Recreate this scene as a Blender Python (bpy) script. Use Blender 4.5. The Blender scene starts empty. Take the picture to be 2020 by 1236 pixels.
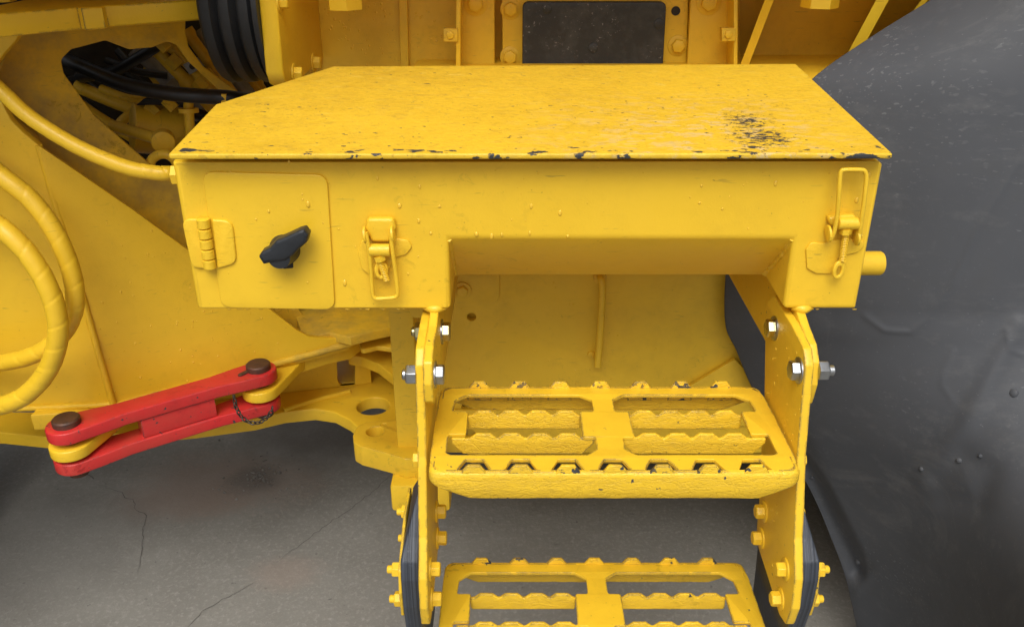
import bpy, bmesh, math, random
from mathutils import Vector, Matrix, noise as mnoise
V = Vector
R = math.radians
rnd = random.Random(7)
scn = bpy.context.scene
COL = scn.collection

# ------------------------------------------------------------ camera
FPX, PITCH, H = 1716.0, R(25.5), 1.42
cam_d = bpy.data.cameras.new('camera'); cam = bpy.data.objects.new('camera', cam_d); COL.objects.link(cam)
cam_d.sensor_width = 36; cam_d.lens = FPX / 2020 * 36; cam_d.clip_start = .02; cam_d.clip_end = 500
cam.location = (0, 0, H); cam.rotation_euler = (math.pi / 2 - PITCH, 0, 0)
scn.camera = cam
# ------------------------------------------------------------ world, sun, exposure
w = bpy.data.worlds.new('World'); scn.world = w; w.use_nodes = True
nt = w.node_tree; bg = nt.nodes['Background']
sky = nt.nodes.new('ShaderNodeTexSky'); sky.sky_type = 'NISHITA'; sky.sun_disc = False
SUN_EL, SUN_AZ = 54, 188       # azimuth measured clockwise from +Y: light comes from behind the camera
sky.sun_elevation = R(SUN_EL); sky.sun_rotation = R(SUN_AZ)
sky.air_density = .7; sky.dust_density = 6.0; sky.ozone_density = .6
hs = nt.nodes.new('ShaderNodeHueSaturation'); hs.inputs['Saturation'].default_value = .22      # overcast: nearly white sky
nt.links.new(sky.outputs[0], hs.inputs['Color']); nt.links.new(hs.outputs[0], bg.inputs[0]); bg.inputs[1].default_value = .08
sd = bpy.data.lights.new('sun', 'SUN'); sun = bpy.data.objects.new('sun', sd); COL.objects.link(sun)
sd.energy = 1.5; sd.angle = R(42); sd.color = (1, .97, .92)
sun.rotation_euler = (R(90 - SUN_EL), 0, R(180 - SUN_AZ) )
sun.location = (0, -3, 6)
scn.view_settings.view_transform = 'Standard'; scn.view_settings.look = 'None'
scn.view_settings.exposure = 0.52; scn.view_settings.gamma = 1

# ------------------------------------------------------------ photo pixel -> point
CP, SP = math.cos(PITCH), math.sin(PITCH)
O = V((0, 0, H))
def ray(x, y):
    u = (x - 1010) / FPX; v = (y - 618) / FPX
    return V((u, CP - v * SP, -SP - v * CP))
def aY(x, y, Y): d = ray(x, y); return O + d * (Y / d.y)
def aX(x, y, X): d = ray(x, y); return O + d * (X / d.x)
def aZ(x, y, Z): d = ray(x, y); return O + d * ((Z - H) / d.z)
def aP(x, y, p, n): d = ray(x, y); return O + d * ((p - O).dot(n) / d.dot(n))

# ------------------------------------------------------------ materials
MATS = {}
class NT:
    def __init__(s, name):
        s.m = bpy.data.materials.new(name); s.m.use_nodes = True; s.t = s.m.node_tree
        s.b = s.t.nodes['Principled BSDF']; s.tc = s.n('TexCoord')
    def n(s, t, **k):
        nd = s.t.nodes.new('ShaderNode' + t)
        for a, b in k.items(): setattr(nd, a, b)
        return nd
    def l(s, a, b): s.t.links.new(a, b)
    def put(s, sock, v):
        if isinstance(v, (int, float)): sock.default_value = v
        elif isinstance(v, tuple): sock.default_value = v if len(v) == len(sock.default_value) else v + (1,)
        else: s.l(v, sock)
    def co(s, scale=(1, 1, 1), loc=(0, 0, 0), rot=(0, 0, 0), src=None):
        mp = s.n('Mapping'); s.l(src or s.geo(), mp.inputs[0])
        mp.inputs[1].default_value = loc; mp.inputs[2].default_value = rot; mp.inputs[3].default_value = scale
        return mp.outputs[0]
    def geo(s): return s.n('NewGeometry').outputs['Position']
    def noise(s, co, scale, detail=3, rough=.55, dist=0):
        nd = s.n('TexNoise'); s.l(co, nd.inputs['Vector']); nd.inputs['Scale'].default_value = scale
        nd.inputs['Detail'].default_value = detail; nd.inputs['Roughness'].default_value = rough; nd.inputs['Distortion'].default_value = dist
        return nd.outputs[0]
    def vor(s, co, scale, feature='F1', rnd=1):
        nd = s.n('TexVoronoi', feature=feature); s.l(co, nd.inputs['Vector']); nd.inputs['Scale'].default_value = scale
        nd.inputs['Randomness'].default_value = rnd
        return nd.outputs['Distance']
    def ramp(s, f, a, b, va=0., vb=1.):
        nd = s.n('MapRange'); nd.clamp = True; s.put(nd.inputs[0], f)
        for i, x in enumerate((a, b, va, vb)): nd.inputs[1 + i].default_value = x
        return nd.outputs[0]
    def math(s, op, a, b=0.):
        nd = s.n('Math', operation=op); s.put(nd.inputs[0], a); s.put(nd.inputs[1], b); return nd.outputs[0]
    def mix(s, f, a, b):
        nd = s.n('Mix', data_type='RGBA'); s.put(nd.inputs[0], f); s.put(nd.inputs[6], a); s.put(nd.inputs[7], b); return nd.outputs[2]
    def bump(s, h, dist, st=1., normal=None):
        nd = s.n('Bump'); nd.inputs['Strength'].default_value = st; nd.inputs['Distance'].default_value = dist
        s.l(h, nd.inputs['Height'])
        if normal: s.l(normal, nd.inputs['Normal'])
        return nd.outputs[0]
    def edge(s, r=.004, lo=.02, hi=.12):      # worn edges: where the rounded normal leaves the face normal
        bv = s.n('Bevel'); bv.samples = 4; bv.inputs[0].default_value = r
        g = s.n('NewGeometry')
        d = s.n('VectorMath', operation='DOT_PRODUCT'); s.l(bv.outputs[0], d.inputs[0]); s.l(g.outputs['Normal'], d.inputs[1])
        return s.ramp(s.math('SUBTRACT', 1., d.outputs['Value']), lo, hi)
    def set(s, col=None, rough=None, metal=None, normal=None, spec=None, coat=None):
        for k, v in (('Base Color', col), ('Roughness', rough), ('Metallic', metal), ('Normal', normal), ('Specular IOR Level', spec), ('Coat Weight', coat)):
            if v is not None: s.put(s.b.inputs[k], v)
        return s.m
YEL = (.79, .500, .024)
YDIRT = (.36, .19, .015)
PRIMER = (.045, .047, .05)
def paint(name, chips=.0, dirt=.3, peel=.0004, wrinkle=0., base=YEL, dirtc=YDIRT, rough=.42, dust=0., fleck=.70):
    s = NT(name); co = s.geo()
    big = s.noise(co, 5.5, 5, .62); med = s.noise(co, 38, 4, .6); fine = s.noise(co, 420, 2)
    d = s.ramp(s.math('MULTIPLY', big, med), .22, .44, 0, dirt * .55)
    col = s.mix(d, base, dirtc)
    col = s.mix(s.ramp(s.noise(co, 14, 3), .35, .7, 0, .12), col, tuple(min(1, c * 1.25 + .01) for c in base))
    # small pits and specks of grime
    sp = s.noise(co, 260, 2, .5); spm = s.ramp(s.math('MULTIPLY', sp, s.ramp(med, .4, .7, .8, 1.1)), .70, .77)
    col = s.mix(s.math('MULTIPLY', spm, .45), col, (.16, .09, .015))
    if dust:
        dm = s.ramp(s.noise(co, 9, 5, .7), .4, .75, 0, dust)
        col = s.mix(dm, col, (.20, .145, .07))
    for k, (sc_, rt) in enumerate((((22, 40, 240), (.0, .35, .1)), ((30, 60, 260), (.3, -.5, .2)))):
        sm = s.math('MULTIPLY', s.ramp(s.noise(s.co(sc_, (k * 4, 0, k), rt), 1.0, 2, .5), .69, .73), s.ramp(s.noise(co, 7 + k, 3), .48, .62, 0, .5))
        col = s.mix(sm, col, tuple(c * .42 + .02 for c in base))
    smu = s.math('MULTIPLY', s.ramp(s.noise(co, 44, 7, .75, .8), .56, .64), s.ramp(s.noise(co, 4.3, 2), .5, .66, 0, dirt * 1.6))
    col = s.mix(smu, col, tuple(c * .5 for c in base))
    h = s.math('ADD', s.math('MULTIPLY', fine, .35), s.math('MULTIPLY', med, 1.))
    nrm = s.bump(h, peel * 2.2, .55)
    if wrinkle:
        lum = s.math('MULTIPLY', s.noise(co, 85, 4, .6), 1.3)
        for k, (sc_, off) in enumerate((((16, 16, 44), 0), ((24, 24, 70), 5), ((40, 40, 90), 9))):
            n1 = s.noise(s.co(sc_, (off, off * .7, off * 1.3)), 1.0, 3, .55, 1.6)
            lum = s.math('ADD', lum, s.ramp(s.math('ABSOLUTE', s.math('SUBTRACT', n1, .47 + .04 * k)), .0, .035, 0, .45))
        nrm = s.bump(lum, wrinkle, .6, nrm)
    if chips:
        e = s.edge()
        cn = s.noise(co, 75, 4, .6)
        gate = s.ramp(s.noise(co, 13, 3), .42, .54)
        m = s.math('MULTIPLY', s.ramp(s.math('ADD', s.math('MULTIPLY', e, .16), cn), .64 - chips * .12, .67 - chips * .12), s.math('MULTIPLY', gate, e))
        m = s.ramp(m, .12, .25)
        fl = s.math('MULTIPLY', s.ramp(s.noise(co, 95, 3, .55), fleck, fleck + .015), s.ramp(s.noise(co, 8, 2), .40, .56))
        m = s.math('MAXIMUM', m, fl)
        col = s.mix(m, col, PRIMER)
    r = s.ramp(big, .3, .7, rough - .06, rough + .1)
    return s.set(col, r, 0, nrm, .4, .08)
M = {}
M['paint'] = paint('yellow_paint', 0, .22)
M['paint_chip'] = paint('yellow_paint_chipped', .9, .3)
M['paint_wrinkle'] = paint('yellow_paint_wrinkled', .8, .22, .0005, .0012)
M['paint_tooth'] = paint('yellow_paint_tooth', 1.2, .3, .0005, .0012, fleck=.58)
M['paint_old'] = paint('yellow_paint_grimy', 0, .4, .0004, dust=.05, rough=.5)
M['paint_brown'] = paint('yellow_paint_browned', 0, .7, .0004, dust=.75, rough=.6)  # heavy brown mottling, darkens the inner plate, its rim and some pipes
M['paint_bright'] = paint('yellow_paint_thick', .0, .15, .0009)
M['red'] = paint('red_paint', .7, .6, .0005, dust=.22, fleck=.67, base=(.58, .024, .026), dirtc=(.3, .02, .02), rough=.42)

def lid_mat():
    s = NT('worn_lid_paint'); co = s.geo()
    big = s.noise(co, 6, 5, .65); med = s.noise(co, 45, 4, .6)
    st = s.co((46, 66, 46)); streak = s.noise(st, 1.6, 4, .62)          # flattened flecks along the lid
    col = s.mix(s.ramp(s.math('MULTIPLY', big, med), .2, .4, 0, .35), (.74, .475, .028), (.50, .30, .02))
    fl = s.ramp(streak, .565, .66, 0, .40); col = s.mix(fl, col, (.40, .25, .02))
    f2_ = s.ramp(s.noise(s.co((95, 150, 90), (2, 5, 1), (0, 0, R(-35))), 1.1, 4, .65), .61, .67, 0, .6); col = s.mix(s.math('MULTIPLY', f2_, s.ramp(big, .38, .6, .25, 1)), col, (.30, .19, .02))
    hair = s.ramp(s.noise(s.co((14, 210, 60), rot=(0, 0, R(33))), 1.0, 2, .5), .675, .70, 0, .5); col = s.mix(s.math('MULTIPLY', hair, s.ramp(s.noise(co, 5, 2), .45, .6)), col, (.26, .18, .05))
    lt = s.ramp(s.noise(s.co((20, 60, 20), (3, 1, 0)), 1.5, 4, .65), .62, .72, 0, .55); col = s.mix(lt, col, (.80, .60, .10))
    # grey-pink scuffs, thickest on the right half towards the front
    xyz = s.n('SeparateXYZ'); s.l(co, xyz.inputs[0]); X, Yc = xyz.outputs[0], xyz.outputs[1]
    reg = s.math('MULTIPLY', s.ramp(X, -.02, .22), s.math('MULTIPLY', s.ramp(Yc, 1.21, 1.04), s.ramp(X, .42, .30)))
    sc = s.noise(s.co((26, 70, 30), rot=(0, 0, R(24))), 1.3, 5, .7, .6)
    scm = s.math('MULTIPLY', s.ramp(sc, .525, .575), s.ramp(reg, 0, 1, .0, .6))
    col = s.mix(scm, col, (.62, .49, .29))
    # dark worn patch where feet land
    def blob(cx, cy, rx, ry):
        dx = s.math('DIVIDE', s.math('SUBTRACT', X, cx), rx); dy = s.math('DIVIDE', s.math('SUBTRACT', Yc, cy), ry)
        return s.ramp(s.math('SQRT', s.math('ADD', s.math('MULTIPLY', dx, dx), s.math('MULTIPLY', dy, dy))), 1.0, .0)
    p1 = aP(1500, 268, V((0, .955, 1.165)), V((0, -.072, 1))); p2 = aP(1475, 240, V((0, .955, 1.165)), V((0, -.072, 1)))
    bl = s.math('MAXIMUM', blob(p1.x, p1.y, .050, .066), blob(p2.x, p2.y, .042, .05))
    pn = s.noise(s.co((85, 190, 90), rot=(0, 0, R(-8))), 1.1, 5, .7, .5)
    dk = s.ramp(s.math('ADD', pn, s.math('MULTIPLY', bl, .21)), .645, .675)
    dk = s.math('MULTIPLY', dk, s.ramp(bl, .02, .15))
    # pits everywhere, chips along the front edge
    pit = s.math('MULTIPLY', s.ramp(s.noise(s.co((100, 150, 100)), 1.1, 2, .5), .70, .72), s.ramp(s.noise(co, 9, 3), .36, .56))
    fe = s.ramp(s.math('ADD', Yc, s.math('MULTIPLY', X, 0.)), .984, .958)
    ch = s.math('ADD', s.noise(s.co((36, 70, 60)), .8, 5, .6), s.ramp(s.noise(co, 6.5, 2), .4, .62, -.07, .03))
    chm = s.math('MULTIPLY', s.ramp(s.math('ADD', ch, s.math('MULTIPLY', fe, .12)), .665, .685), s.ramp(fe, .1, .5))
    m = s.math('MAXIMUM', s.math('MAXIMUM', dk, pit), chm)
    col = s.mix(m, col, (.04, .042, .046))
    h = s.math('ADD', s.math('MULTIPLY', streak, .9), s.math('MULTIPLY', med, .7)); h = s.math('SUBTRACT', h, s.math('MULTIPLY', m, .5))
    nrm = s.bump(h, .0017, .6)
    return s.set(col, s.ramp(streak, .3, .7, .38, .62), 0, nrm, .4, .05)
M['lid'] = lid_mat()
def simple(name, col, rough, metal=0, var=.25, scale=60, bump=.0003, spec=.5, col2=None):
    s = NT(name); co = s.geo(); n = s.noise(co, scale, 4, .6)
    c2 = col2 or tuple(c * (1 - var) for c in col)
    c = s.mix(s.ramp(n, .3, .7), col, c2)
    return s.set(c, s.ramp(s.noise(co, scale * .4, 3), .3, .7, max(.05, rough - .08), rough + .1), metal, s.bump(s.noise(co, scale * 4, 3), bump, .6), spec)
M['zinc'] = simple('zinc_plated_steel', (.46, .48, .50), .32, 1, .2, 90, .0002)
M['zincy'] = simple('yellow_zinc_steel', (.55, .50, .26), .3, 1, .2, 90, .0002)
M['rubber'] = simple('black_rubber', (.015, .016, .018), .55, 0, .35, 40, .0004, .45)
M['hose'] = simple('black_hose_rubber', (.012, .012, .013), .42, 0, .3, 60, .0003, .5)
M['knob'] = simple('black_plastic', (.018, .021, .026), .42, 0, .3, 60, .0006, .5)
M['rust'] = simple('brown_rusty_steel', (.075, .045, .035), .55, .5, .5, 70, .0006, .5, (.14, .065, .04))
M['dark'] = simple('oily_steel_and_shade', (.025, .022, .018), .5, .3, .4, 50, .0005)
M['greydust'] = simple('dusty_grey_plate', (.30, .29, .27), .6, 0, .4, 30, .0004)
M['chain'] = simple('dirty_chain_steel', (.10, .085, .07), .45, .7, .4, 120, .0003)
def strap_mat():
    s = NT('layered_strap_rubber'); co = s.geo()
    n = s.noise(s.co((700, 3, 3)), 1.0, 3, .6); n2 = s.noise(co, 120, 4, .65)
    col = s.mix(s.ramp(n, .35, .65), (.018, .022, .030), (.055, .065, .085))
    col = s.mix(s.ramp(n2, .62, .72, 0, .6), col, (.12, .13, .15))
    return s.set(col, .5, 0, s.bump(s.math('ADD', n, s.math('MULTIPLY', n2, .5)), .0012, .7), .5)
M['strap'] = strap_mat()
def guard_mat():
    s = NT('scuffed_black_plastic'); co = s.geo()
    big = s.noise(co, 3.2, 5, .6); med = s.noise(co, 22, 5, .62)
    col = s.mix(s.ramp(big, .35, .68), (.060, .064, .072), (.075, .079, .088))
    col = s.mix(s.ramp(med, .5, .72, 0, .25), col, (.07, .07, .07))
    # scratches: thin stretched specks in three directions
    for k, (rot, sc, lo) in enumerate((((.6, .3, .4), (12, 260, 260), .735), ((.2, -.5, 1.2), (14, 300, 300), .74), ((1.0, .2, -.5), (6, 340, 340), .74))):
        m = s.ramp(s.noise(s.co(sc, (k * 3.1, k, 0), rot), 1.0, 2, .5), lo, lo + .03, 0, .35)
        col = s.mix(m, col, (.21, .215, .22))
    for k, rot in enumerate(((.9, .2, .5), (.4, -.6, 1.1))):      # long fine scratches and broad rubbed marks
        m = s.math('MULTIPLY', s.ramp(s.noise(s.co((2.2, 170, 170), (k * 2.3, k, 1), rot), 1.0, 2, .5), .66, .70, 0, .45), s.ramp(s.noise(co, 4, 2), .45, .6))
        col = s.mix(m, col, (.17, .175, .18))
        rb = s.ramp(s.noise(s.co((5, 26, 26), (k, 3, k), rot), 1.0, 6, .7), .56, .72, 0, .4); col = s.mix(rb, col, (.11, .112, .115))
    dust = s.ramp(s.noise(co, 5.0, 8, .75, 1.5), .56, .72, 0, .3); col = s.mix(dust, col, (.16, .16, .16))
    nrm = s.bump(s.math('ADD', s.math('MULTIPLY', med, .5), s.math('MULTIPLY', s.noise(co, 300, 2), .12)), .0008, .5)
    return s.set(col, s.ramp(med, .3, .7, .50, .58), 0, nrm, .22)
M['guard'] = guard_mat()
def panel_mat():
    s = NT('dusty_black_panel'); co = s.geo()
    n = s.noise(co, 30, 5, .7); n2 = s.noise(co, 170, 3, .7)
    col = s.mix(s.ramp(n, .45, .75, 0, .6), (.022, .024, .027), (.075, .078, .08))
    m = s.math('MULTIPLY', s.ramp(n2, .62, .70), s.ramp(s.noise(co, 14, 3), .45, .6)); col = s.mix(s.math('MULTIPLY', m, .6), col, (.33, .33, .34))
    return s.set(col, .48, 0, s.bump(n2, .0004, .5), .5)
M['panel'] = panel_mat()
def ground_mat():
    s = NT('damp_concrete'); co = s.geo()
    big = s.noise(co, 1.1, 5, .62); med = s.noise(co, 7, 6, .68); fine = s.noise(co, 90, 4, .7)
    col = s.mix(s.ramp(big, .3, .7), (.190, .183, .163), (.245, .237, .212))
    col = s.mix(s.ramp(med, .42, .70, 0, .5), col, (.165, .156, .138))
    col = s.mix(s.ramp(fine, .52, .72, 0, .45), col, (.40, .39, .36))
    vn = s.noise(s.co((1, 1, 1), (4, 2, 0)), 6, 6, .75, 1.6); col = s.mix(s.ramp(s.math('ABSOLUTE', s.math('SUBTRACT', vn, .5)), .014, .0, 0, .16), col, (.40, .385, .35))
    col = s.mix(s.ramp(s.noise(co, 60, 3, .6), .66, .73, 0, .6), col, (.06, .058, .052))
    xyz = s.n('SeparateXYZ'); s.l(co, xyz.inputs[0]); X, Yc = xyz.outputs[0], xyz.outputs[1]
    def spot(px, py, rx, ry, c, a):
        nonlocal col
        p = aZ(px, py, 0)
        dx = s.math('DIVIDE', s.math('SUBTRACT', X, p.x), rx); dy = s.math('DIVIDE', s.math('SUBTRACT', Yc, p.y), ry)
        d = s.math('SQRT', s.math('ADD', s.math('MULTIPLY', dx, dx), s.math('MULTIPLY', dy, dy)))
        m = s.ramp(s.math('ADD', s.math('MULTIPLY', d, -1.), s.math('MULTIPLY', s.math('ADD', med, fine), .9)), -.15, .45, 0, a)
        col = s.mix(m, col, c)
    spot(440, 950, .28, .16, (.25, .20, .165), .8)
    spot(350, 985, .2, .10, (.235, .19, .16), .6)
    spot(505, 945, .085, .08, (.13, .118, .105), .7)
    spot(560, 1130, .10, .07, (.26, .21, .175), .5)
    spot(640, 850, .25, .2, (.10, .088, .075), .6)
    spot(80, 1080, .3, .25, (.13, .125, .115), .4)
    n3 = s.math('ADD', s.math('MULTIPLY', fine, .6), med)
    return s.set(col, s.ramp(med, .3, .7, .55, .85), 0, s.bump(n3, .004, .5), .35)
M['ground'] = ground_mat()
M['crack'] = simple('crack_dirt', (.13, .123, .108), .9, 0, .4, 80, .0003)
M['gravel'] = simple('broken_aggregate', (.24, .23, .21), .6, 0, .7, 30, .0006, .5, (.10, .09, .08))
M['tyre'] = simple('tyre_rubber', (.03, .03, .031), .6, 0, .3, 25, .001)
def drop_mat():
    s = NT('paint_run_drop'); return s.set((.80, .50, .035), .25, 0, None, .5, .2)
M['drop'] = drop_mat()

# ------------------------------------------------------------ mesh helpers
def link(name, me, mat, parent=None):
    o = bpy.data.objects.new(name, me); COL.objects.link(o)
    if mat is not None and not me.materials: me.materials.append(M[mat])
    o.parent = parent
    return o
def empty(name, loc=(0, 0, 0)):
    # parts keep world coordinates; the Empty marks the base
    o = bpy.data.objects.new(name, None); COL.objects.link(o); o.location = loc; o.empty_display_size = .05
    return o
def tag(o, label, cat, group=None, kind=None):
    o['label'] = label; o['category'] = cat
    if group: o['group'] = group
    if kind: o['kind'] = kind
    return o
def smooth(me, ang=38):
    for p in me.polygons: p.use_smooth = True
    try: me.set_sharp_from_angle(angle=R(ang))
    except Exception: pass
def from_bm(name, bm, mat, parent=None, sm=True, ang=38):
    bmesh.ops.recalc_face_normals(bm, faces=bm.faces[:])
    me = bpy.data.meshes.new(name); bm.to_mesh(me); bm.free()
    if sm: smooth(me, ang)
    return link(name, me, mat, parent)
def roundpoly(pts, r, seg=5):
    """2-D or 3-D polygon with rounded corners (r one number or one per corner)."""
    out = []; n = len(pts); pts = [V(p) for p in pts]
    for i, p in enumerate(pts):
        rr = r[i] if isinstance(r, (list, tuple)) else r
        a = pts[i - 1] - p; b = pts[(i + 1) % n] - p
        la, lb = a.length, b.length
        if rr <= 0 or la < 1e-6 or lb < 1e-6: out.append(p); continue
        ang = a.angle(b)
        d = min(rr / math.tan(ang / 2), la * .48, lb * .48) if ang > .01 else 0
        if ang > 3.05: out.append(p); continue
        s0 = p + a.normalized() * d; s1 = p + b.normalized() * d
        for k in range(seg + 1):
            t = k / seg
            out.append(s0 * (1 - t) ** 2 + p * 2 * t * (1 - t) + s1 * t * t)
    return out
def plate_mesh(name, pts2, th, holes=(), bev=.0012, res=2):
    cu = bpy.data.curves.new(name, 'CURVE'); cu.dimensions = '2D'; cu.fill_mode = 'BOTH'
    for loop in [pts2] + list(holes):
        sp = cu.splines.new('POLY'); sp.points.add(len(loop) - 1); sp.use_cyclic_u = True
        for q, p in zip(sp.points, loop): q.co = (p[0], p[1], 0, 1)
    bev = min(bev, th * .45)
    cu.extrude = th / 2 - bev; cu.bevel_depth = bev; cu.bevel_resolution = res; cu.offset = -bev
    o = bpy.data.objects.new(name, cu); COL.objects.link(o)
    me = bpy.data.meshes.new_from_object(o.evaluated_get(bpy.context.evaluated_depsgraph_get()))
    bpy.data.objects.remove(o); bpy.data.curves.remove(cu)
    me.name = name; me.materials.clear()
    bm = bmesh.new(); bm.from_mesh(me); bmesh.ops.remove_doubles(bm, verts=bm.verts[:], dist=1e-5); bm.to_mesh(me); bm.free()
    smooth(me, 50)
    return me
def plate(name, pts, n, th, mat, parent=None, holes=(), bev=.0012):
    """Plate whose front face is the (coplanar) 3-D outline; n points out of the front face."""
    n = V(n).normalized(); pts = [V(p) for p in pts]; o = pts[0]
    e1 = (V((1, 0, 0)) if abs(n.x) < .9 else V((0, 1, 0))); e1 = (e1 - n * e1.dot(n)).normalized(); e2 = n.cross(e1)
    f = lambda q: ((V(q) - o).dot(e1), (V(q) - o).dot(e2))
    me = plate_mesh(name, [f(p) for p in pts], th, [[f(p) for p in h] for h in holes], bev)
    mx = Matrix((e1, e2, n)).transposed().to_4x4(); mx.translation = o - n * th / 2
    me.transform(mx)
    return link(name, me, mat, parent)
def pxplate(name, px, Y, th, mat, parent=None, r=0, holes=(), bev=.0012):
    """Plate facing the viewer side (-Y) on the plane y=Y; outline in photo pixels."""
    pts = roundpoly([aY(x, y, Y) for x, y in px], r)
    return plate(name, pts, (0, -1, 0), th, mat, parent, [[aY(x, y, Y) for x, y in h] for h in holes], bev)
def xplate(name, yz, X0, X1, mat, parent=None, r=0, holes=(), bev=.0012):
    pts = roundpoly([V((X1, y, z)) for y, z in yz], r)
    return plate(name, pts, (1, 0, 0), X1 - X0, mat, parent, [[V((X1, y, z)) for y, z in h] for h in holes], bev)
def zplate(name, xy, Z, th, mat, parent=None, r=0, holes=(), bev=.0012):
    pts = roundpoly([V((x, y, Z)) for x, y in xy], r)
    return plate(name, pts, (0, 0, 1), th, mat, parent, [[V((x, y, Z)) for x, y in h] for h in holes], bev)
def box(name, a, b, mat, parent=None, bev=.002):
    bm = bmesh.new(); bmesh.ops.create_cube(bm, size=1)
    c = (V(a) + V(b)) / 2; d = V(b) - V(a)
    for v in bm.verts: v.co = V((v.co.x * d.x, v.co.y * d.y, v.co.z * d.z)) + c
    if bev: bmesh.ops.bevel(bm, geom=bm.edges[:], offset=bev, segments=2, affect='EDGES', profile=.5)
    return from_bm(name, bm, mat, parent)
def catmull(pts, n=12):
    pts = [V(p) for p in pts]; P = [pts[0] * 2 - pts[1]] + pts + [pts[-1] * 2 - pts[-2]]; out = []
    for i in range(1, len(P) - 2):
        a, b, c, d = P[i - 1:i + 3]
        for k in range(n):
            t = k / n
            out.append(.5 * ((2 * b) + (c - a) * t + (2 * a - 5 * b + 4 * c - d) * t * t + (3 * b - a - 3 * c + d) * t ** 3))
    out.append(pts[-1]); return out
def sweep(path, rad, seg=12, radf=None):
    bm = bmesh.new(); path = [V(p) for p in path]; rings = []; n = len(path)
    t0 = (path[1] - path[0]).normalized(); u = t0.orthogonal().normalized(); s = 0
    for i, p in enumerate(path):
        t = (path[min(i + 1, n - 1)] - path[max(i - 1, 0)]).normalized()
        u = (u - t * u.dot(t)).normalized(); v = t.cross(u)
        if i: s += (p - path[i - 1]).length
        ring = []
        for k in range(seg):
            a = 2 * math.pi * k / seg
            r = radf(s, a, i / (n - 1)) if radf else rad
            ring.append(bm.verts.new(p + (u * math.cos(a) + v * math.sin(a)) * r))
        rings.append(ring)
    for a, b in zip(rings, rings[1:]):
        for k in range(seg): bm.faces.new((a[k], a[(k + 1) % seg], b[(k + 1) % seg], b[k]))
    bm.faces.new(rings[0][::-1]); bm.faces.new(rings[-1])
    return bm
def tube(name, pts, rad, mat, parent=None, seg=12, n=10, radf=None, straight=False):
    path = [V(p) for p in pts] if straight else catmull(pts, n)
    return from_bm(name, sweep(path, rad, seg, radf), mat, parent, ang=50)
def lathe_mesh(name, prof, axis, c, seg=32, bm=None):
    """prof: (distance along axis, radius)."""
    own = bm is None; bm = bm or bmesh.new()
    axis = V(axis).normalized(); u = axis.orthogonal().normalized(); v = axis.cross(u); rings = []
    for d, r in prof:
        rings.append([bm.verts.new(V(c) + axis * d + (u * math.cos(2 * math.pi * k / seg) + v * math.sin(2 * math.pi * k / seg)) * max(r, 1e-5)) for k in range(seg)])
    for a, b in zip(rings, rings[1:]):
        for k in range(seg): bm.faces.new((a[k], a[(k + 1) % seg], b[(k + 1) % seg], b[k]))
    bm.faces.new(rings[0][::-1]); bm.faces.new(rings[-1])
    return bm
def lathe(name, prof, axis, c, mat, parent=None, seg=32):
    return from_bm(name, lathe_mesh(name, prof, axis, c, seg), mat, parent, ang=40)
def bolt(c, axis, r, h, mat, parent, washer=True, name='bolt', wmat=None, wr=1.45, rot=None, stud=0):
    """Hexagon head lying on the surface at c, pointing along axis."""
    axis = V(axis).normalized(); c = V(c); wt = .0022 if washer else 0
    bm = bmesh.new(); u = axis.orthogonal().normalized(); u = Matrix.Rotation(rnd.random() * 1.05 if rot is None else rot, 3, axis) @ u; v = axis.cross(u)
    ring = lambda d, rr, n=6: [bm.verts.new(c + axis * d + (u * math.cos(2 * math.pi * k / n) + v * math.sin(2 * math.pi * k / n)) * rr) for k in range(n)]
    a = ring(wt - .001, r); b = ring(wt + h * .86, r); d = ring(wt + h, r * .86)
    for p, q in ((a, b), (b, d)):
        for k in range(6): bm.faces.new((p[k], p[(k + 1) % 6], q[(k + 1) % 6], q[k]))
    bm.faces.new(a[::-1]); bm.faces.new(d)
    bmesh.ops.bevel(bm, geom=[e for e in bm.edges], offset=r * .05, segments=1, affect='EDGES')
    o = from_bm(name, bm, mat, parent, ang=25)
    if washer: lathe('washer', [(-.001, r * wr), (wt * .8, r * wr), (wt, r * wr * .96), (wt, r * .4)], axis, c, wmat or mat, o, 28)
    if stud: lathe('thread_end', [(h * .5, r * .52), (h + stud, r * .52), (h + stud + .0012, r * .42)], axis, c, wmat or mat, o, 16)
    return o
def drops(name, items, mat, parent):
    """Small raised beads: (point, normal, radius, stretch direction, stretch)."""
    bm = bmesh.new()
    for p, n, r, sd_, st in items:
        n = V(n).normalized(); sd_ = V(sd_); a = (sd_ - n * sd_.dot(n)).normalized(); b = n.cross(a); rings = []
        for lat in (0, .45, .85, 1.2):
            rings.append([bm.verts.new(p + (a * math.cos(q * math.pi / 4) * st + b * math.sin(q * math.pi / 4)) * r * math.cos(lat) + n * r * .55 * math.sin(lat)) for q in range(8)])
        for A, B in zip(rings, rings[1:]):
            for k in range(8): bm.faces.new((A[k], A[(k + 1) % 8], B[(k + 1) % 8], B[k]))
        bm.faces.new(rings[-1])
    o = from_bm(name, bm, mat, parent, ang=80); o['kind'] = 'stuff'
    return o

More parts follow.
